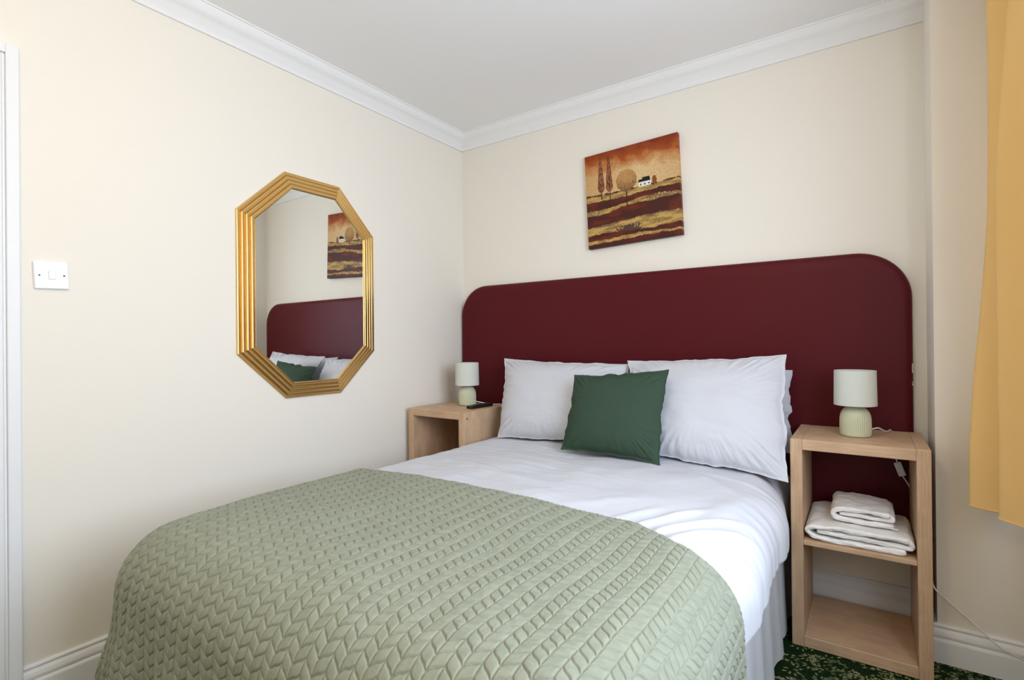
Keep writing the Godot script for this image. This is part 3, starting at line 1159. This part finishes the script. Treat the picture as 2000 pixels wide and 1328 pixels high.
# ------------------------------------------------------------------ picture
func picture() -> void:
	var n := thing("canvas_picture", Vector3(-0.983, 1.8495, WB), "square canvas painting of trees and a cottage on brown hills", "picture")
	n.rotation_degrees.z = 2.3
	var h := 0.2485
	var zf := 0.031
	var z0 := 0.001
	var r := 0.003
	var b := MB.new()
	var f := h - r
	b.quad(Vector3(-f, f, zf), Vector3(f, f, zf), Vector3(f, -f, zf), Vector3(-f, -f, zf), Vector3.BACK, [Vector2(0.02, 0.02), Vector2(0.98, 0.02), Vector2(0.98, 0.98), Vector2(0.02, 0.98)])
	var ring := [Vector2(-1, 1), Vector2(1, 1), Vector2(1, -1), Vector2(-1, -1)]
	for i in 4:
		var a: Vector2 = ring[i]
		var c: Vector2 = ring[(i + 1) % 4]
		var o := Vector3(a.x + c.x, a.y + c.y, 0)
		var ua := Vector2(a.x * 0.48 + 0.5, 0.5 - a.y * 0.48)
		var uc := Vector2(c.x * 0.48 + 0.5, 0.5 - c.y * 0.48)
		b.quad(Vector3(a.x * f, a.y * f, zf), Vector3(c.x * f, c.y * f, zf), Vector3(c.x * h, c.y * h, zf - r), Vector3(a.x * h, a.y * h, zf - r), o + Vector3.BACK, [ua, uc, uc, ua])
		b.quad(Vector3(a.x * h, a.y * h, zf - r), Vector3(c.x * h, c.y * h, zf - r), Vector3(c.x * h, c.y * h, z0), Vector3(a.x * h, a.y * h, z0), o, [ua, uc, uc, ua])
	var o := MeshInstance3D.new()
	o.name = "painted_canvas"
	o.mesh = b.mesh(M.paint)
	n.add_child(o, true)
	b = MB.new()
	b.box(Vector3(-0.235, -0.235, z0), Vector3(0.235, 0.235, 0.022), 0.002)
	o = MeshInstance3D.new()
	o.name = "stretcher_frame"
	o.mesh = b.mesh(M.canvas_back)
	n.add_child(o, true)


# ------------------------------------------------------------------ lamps
func smooth_path(pts: Array, per := 8) -> Array:
	var c := Curve3D.new()
	for i in pts.size():
		var a: Vector3 = pts[maxi(i - 1, 0)]
		var z: Vector3 = pts[mini(i + 1, pts.size() - 1)]
		var tan: Vector3 = (z - a) / 6.0
		c.add_point(pts[i], -tan, tan)
	var out := []
	for i in pts.size() - 1:
		for k in per:
			out.append(c.sample(i, float(k) / per))
	out.append(pts[-1])
	return out

func lamp(at: Vector3, label: String, cord: Array, cord_switch: Array) -> void:
	var l := thing("table_lamp", at, label, "lamp", "matching bedside table lamps")
	var b := MB.new()
	b.lathe([Vector2(0, 0.0005), Vector2(0.046, 0.0005), Vector2(0.0485, 0.003), Vector2(0.0495, 0.008), Vector2(0.0500, 0.02), Vector2(0.0500, 0.045), Vector2(0.0498, 0.060), Vector2(0.0490, 0.070), Vector2(0.0470, 0.080), Vector2(0.0435, 0.089), Vector2(0.0385, 0.097), Vector2(0.032, 0.103), Vector2(0.024, 0.107), Vector2(0.014, 0.109), Vector2(0, 0.109)], at, 264, 44, 0.0016, 0.006, 0.083)
	part("base", b, M.ceramic, l)
	b = MB.new()
	b.lathe([Vector2(0, 0.108), Vector2(0.014, 0.108), Vector2(0.014, 0.150), Vector2(0.010, 0.153), Vector2(0, 0.153)], at, 24)
	var holder := part("lamp_holder", b, M.plastic, l)
	b = MB.new()
	for k in 3:
		var a := TAU * k / 3.0 + 0.4
		b.tube([at + Vector3(cos(a) * 0.012, 0.122, sin(a) * 0.012), at + Vector3(cos(a) * 0.0655, 0.122, sin(a) * 0.0655)], 0.0015, 6)
	part("shade_ring", b, M.white, holder)
	b = MB.new()
	b.lathe([Vector2(0.0, 0.153), Vector2(0.012, 0.155), Vector2(0.022, 0.172), Vector2(0.024, 0.184), Vector2(0.020, 0.198), Vector2(0.010, 0.206), Vector2(0, 0.207)], at, 24)
	part("bulb", b, M.shade, holder)
	b = MB.new()
	b.lathe([Vector2(0.0665, 0.1135), Vector2(0.0675, 0.113), Vector2(0.0680, 0.1145), Vector2(0.0679, 0.119), Vector2(0.0670, 0.180), Vector2(0.0662, 0.236), Vector2(0.0662, 0.2405), Vector2(0.0656, 0.2415), Vector2(0.0648, 0.2405), Vector2(0.0648, 0.236), Vector2(0.0657, 0.180), Vector2(0.0666, 0.119), Vector2(0.0665, 0.1135)], at, 72)
	part("shade", b, M.shade, l)
	b = MB.new()
	b.tube(smooth_path(cord), 0.0026, 8)
	var c := part("cord", b, M.cord, l)
	if cord_switch.size():
		b = MB.new()
		var o: Vector3 = cord_switch[0]
		b.box(o - Vector3(0.012, 0.027, 0.006), o + Vector3(0.012, 0.027, 0.006), 0.003)
		var sw := MeshInstance3D.new()
		sw.name = "cord_switch"
		sw.mesh = b.mesh(M.plastic, o)
		c.add_child(sw, true)
		sw.position = o - origin_of(c)
		sw.rotation.z = cord_switch[1]

func lamps() -> void:
	lamp(Vector3(-0.039, 0.743, -2.285), "table lamp with ribbed green base on the right nightstand", [
		Vector3(0.008, 0.768, -2.302), Vector3(0.03, 0.772, -2.32), Vector3(0.05, 0.757, -2.36), Vector3(0.062, 0.749, -2.42), Vector3(0.070, 0.747, -2.470),
		Vector3(0.075, 0.735, -2.4825), Vector3(0.080, 0.68, -2.4825), Vector3(0.090, 0.625, -2.478), Vector3(0.106, 0.575, -2.472), Vector3(0.122, 0.545, -2.480), Vector3(0.145, 0.49, -2.484),
		Vector3(0.160, 0.40, -2.500), Vector3(0.176, 0.32, -2.44), Vector3(0.177, 0.27, -2.32), Vector3(0.181, 0.247, -2.265), Vector3(0.21, 0.220, -2.258), Vector3(0.28, 0.160, -2.252), Vector3(0.335, 0.112, -2.247), Vector3(0.36, 0.098, -2.247), Vector3(0.41, 0.078, -2.25), Vector3(0.455, 0.062, -2.25)],
		[Vector3(0.0985, 0.598, -2.474), 0.33])
	lamp(Vector3(-1.885, 0.743, -2.275), "table lamp with ribbed green base on the left nightstand", [
		Vector3(-1.838, 0.765, -2.290), Vector3(-1.81, 0.760, -2.30), Vector3(-1.77, 0.7475, -2.345), Vector3(-1.72, 0.7470, -2.370), Vector3(-1.702, 0.742, -2.386), Vector3(-1.70, 0.70, -2.390), Vector3(-1.70, 0.4, -2.41), Vector3(-1.70, 0.12, -2.45)], [])


# ------------------------------------------------------------------ towels
# a thick sheet folded along a 2-D path (x, y), running back from z0 to z1
func folded(path: Array, th: float, z0: float, z1: float, seed_: int, slump: float) -> MB:
	var nz := noise(14.0, seed_, 3)
	var c := Curve2D.new()
	for i in path.size():
		var a: Vector2 = path[maxi(i - 1, 0)]
		var z: Vector2 = path[mini(i + 1, path.size() - 1)]
		var tn: Vector2 = (z - a) / 6.0
		c.add_point(path[i], -tn, tn)
	var m := 90
	var pts := []
	for i in m:
		pts.append(c.sample_baked(c.get_baked_length() * i / (m - 1.0), true))
	var ring := PackedVector2Array()
	for i in m:
		var d: Vector2 = (pts[mini(i + 1, m - 1)] - pts[maxi(i - 1, 0)]).normalized()
		ring.append(pts[i] + Vector2(-d.y, d.x) * th * 0.5)
	var de: Vector2 = (pts[m - 1] - pts[m - 2]).normalized()
	for k in range(1, 6):
		var a := PI / 2 - PI * k / 6.0
		ring.append(pts[m - 1] + (de * cos(a) + Vector2(-de.y, de.x) * sin(a)) * th * 0.5)
	for i in range(m - 1, -1, -1):
		var d: Vector2 = (pts[mini(i + 1, m - 1)] - pts[maxi(i - 1, 0)]).normalized()
		ring.append(pts[i] - Vector2(-d.y, d.x) * th * 0.5)
	var ds: Vector2 = (pts[0] - pts[1]).normalized()
	for k in range(1, 6):
		var a := -PI / 2 + PI * k / 6.0
		ring.append(pts[0] + (ds * cos(a) + Vector2(ds.y, -ds.x) * sin(a)) * th * 0.5)
	# centre line used to round the front and back ends
	var n := ring.size()
	var mids := PackedVector2Array()
	for i in n:
		if i < m:
			mids.append(pts[i])
		elif i < m + 5:
			mids.append(pts[m - 1])
		elif i < 2 * m + 5:
			mids.append(pts[2 * m + 4 - i])
		else:
			mids.append(pts[0])
	var nz_ := 34
	var p := PackedVector3Array()
	var y0 := INF
	for q in ring:
		y0 = minf(y0, q.y)
	for k in nz_ + 8:
		var f := clampf(float(k - 4) / (nz_ - 1), 0.0, 1.0)
		var z := lerpf(z0, z1, f)
		var shrink := 1.0
		if k < 4:
			var a := PI / 2 * (4 - k) / 4.0
			shrink = maxf(cos(a), 0.02)
			z = z0 + signf(z0 - z1) * sin(a) * th * 0.45
		elif k >= nz_ + 4:
			var a := PI / 2 * (k - nz_ - 3) / 4.0
			shrink = maxf(cos(a), 0.02)
			z = z1 - signf(z0 - z1) * sin(a) * th * 0.45
		for i in n:
			var q := mids[i].lerp(ring[i], shrink)
			var nn := nz.get_noise_3d(q.x, q.y * 2.0, z)
			var lift := (q.y - y0)
			var y := q.y + 0.005 * nn * smoothstep(0.0, 0.02, lift) + slump * sin(f * 3.0 + q.x * 9.0) * smoothstep(0.0, 0.05, lift)
			p.append(Vector3(q.x + 0.004 * nz.get_noise_3d(z, q.y, 3.0), y, z + 0.006 * nz.get_noise_2d(q.x, q.y * 3.0)))
	var b := MB.new()
	# rows along z, closed round the outline
	var t := PackedVector3Array()
	for i in n:
		for k in nz_ + 8:
			t.append(p[k * n + i])
	b.grid(t, n, nz_ + 8, true, true)
	return b

func towels() -> void:
	var y := 0.3815
	# bath towel: outer layer folded round the left end, an inner layer between
	var th := 0.017
	var h := th / 2
	var b := folded([Vector2(0.104, y + 0.048), Vector2(0.05, y + 0.051), Vector2(-0.06, y + 0.055), Vector2(-0.15, y + 0.053), Vector2(-0.178, y + 0.046), Vector2(-0.184, y + 0.033), Vector2(-0.172, y + 0.019), Vector2(-0.14, y + 0.011), Vector2(-0.05, y + h + 0.001), Vector2(0.09, y + h + 0.001)], th, -2.128, -2.42, 71, 0.004)
	var t := thing("bath_towel", Vector3(-0.03, y, -2.27), "large folded white towel lying on the nightstand shelf", "towel")
	part("outer_fold", b, M.towel, t)
	b = folded([Vector2(0.108, y + 0.047), Vector2(0.116, y + 0.036), Vector2(0.108, y + 0.027), Vector2(0.06, y + 0.028), Vector2(-0.05, y + 0.031), Vector2(-0.148, y + 0.033)], 0.0155, -2.134, -2.42, 72, 0.003)
	part("inner_fold", b, M.towel, t)
	# hand towel on top
	var y2 := y + 0.0695
	var t2 := thing("hand_towel", Vector3(-0.02, y2, -2.27), "small folded white towel lying on top of the large towel", "towel")
	b = folded([Vector2(0.052, y2 + 0.043), Vector2(0.0, y2 + 0.046), Vector2(-0.06, y2 + 0.048), Vector2(-0.098, y2 + 0.043), Vector2(-0.108, y2 + 0.028), Vector2(-0.096, y2 + 0.013), Vector2(-0.05, y2 + 0.008), Vector2(0.02, y2 + 0.008), Vector2(0.062, y2 + 0.008)], 0.0155, -2.172, -2.375, 73, 0.003)
	part("outer_fold", b, M.towel, t2)
	b = folded([Vector2(0.056, y2 + 0.042), Vector2(0.066, y2 + 0.034), Vector2(0.062, y2 + 0.026), Vector2(0.03, y2 + 0.026), Vector2(-0.03, y2 + 0.028), Vector2(-0.082, y2 + 0.029)], 0.0125, -2.176, -2.37, 74, 0.002)
	part("inner_fold", b, M.towel, t2)
	b = MB.new()
	b.box(Vector3(0.060, y2 + 0.0015, -2.174), Vector3(0.080, y2 + 0.0045, -2.166), 0.001)
	part("care_label", b, M.towel, t2)


# ------------------------------------------------------------------ light switch and remote
func small_things() -> void:
	var x := WL
	var s := thing("light_switch", Vector3(WL, 1.325, -0.510), "white square light switch on the wall beside the door frame", "light switch")
	s.rotation_degrees.x = 2.4
	var b := MB.new()
	b.box(Vector3(x, 1.282, -0.553), Vector3(x + 0.009, 1.368, -0.467), 0.003)
	part("face_plate", b, M.plastic, s)
	b = MB.new()
	b.box(Vector3(x + 0.0085, 1.312, -0.520), Vector3(x + 0.0115, 1.339, -0.502), 0.001)
	part("rocker", b, M.rocker, s)
	for z in [-0.480, -0.540]:
		b = MB.new()
		var prof := [Vector2(0, 0), Vector2(0.0032, 0), Vector2(0.0028, 0.0009), Vector2(0, 0.0011)]
		var c := MB.new()
		c.lathe(prof, Vector3.ZERO, 16)
		var o := MeshInstance3D.new()
		o.name = "screw"
		o.mesh = c.mesh(M.steel)
		s.add_child(o, true)
		o.position = Vector3(0.009, 0, z + 0.510)
		o.rotation_degrees.z = -90
	# remote control on the left nightstand
	var at := Vector3(-1.755, 0.743, -2.225)
	var r := thing("remote_control", at, "slim black remote control lying on the left nightstand", "remote control")
	r.rotation.y = -0.06
	b = MB.new()
	b.box(Vector3(-0.022, 0.0005, -0.088), Vector3(0.022, 0.017, 0.088), 0.004)
	var o := MeshInstance3D.new()
	o.name = "body"
	o.mesh = b.mesh(M.black)
	r.add_child(o, true)
	for i in 7:
		for j in 3:
			b = MB.new()
			var cz := -0.07 + i * 0.02
			var cx := (j - 1) * 0.012
			b.box(Vector3(cx - 0.004, 0.016, cz - 0.004), Vector3(cx + 0.004, 0.0185, cz + 0.004), 0.001)
			o = MeshInstance3D.new()
			o.name = "button"
			o.mesh = b.mesh(M.rubber)
			r.add_child(o, true)
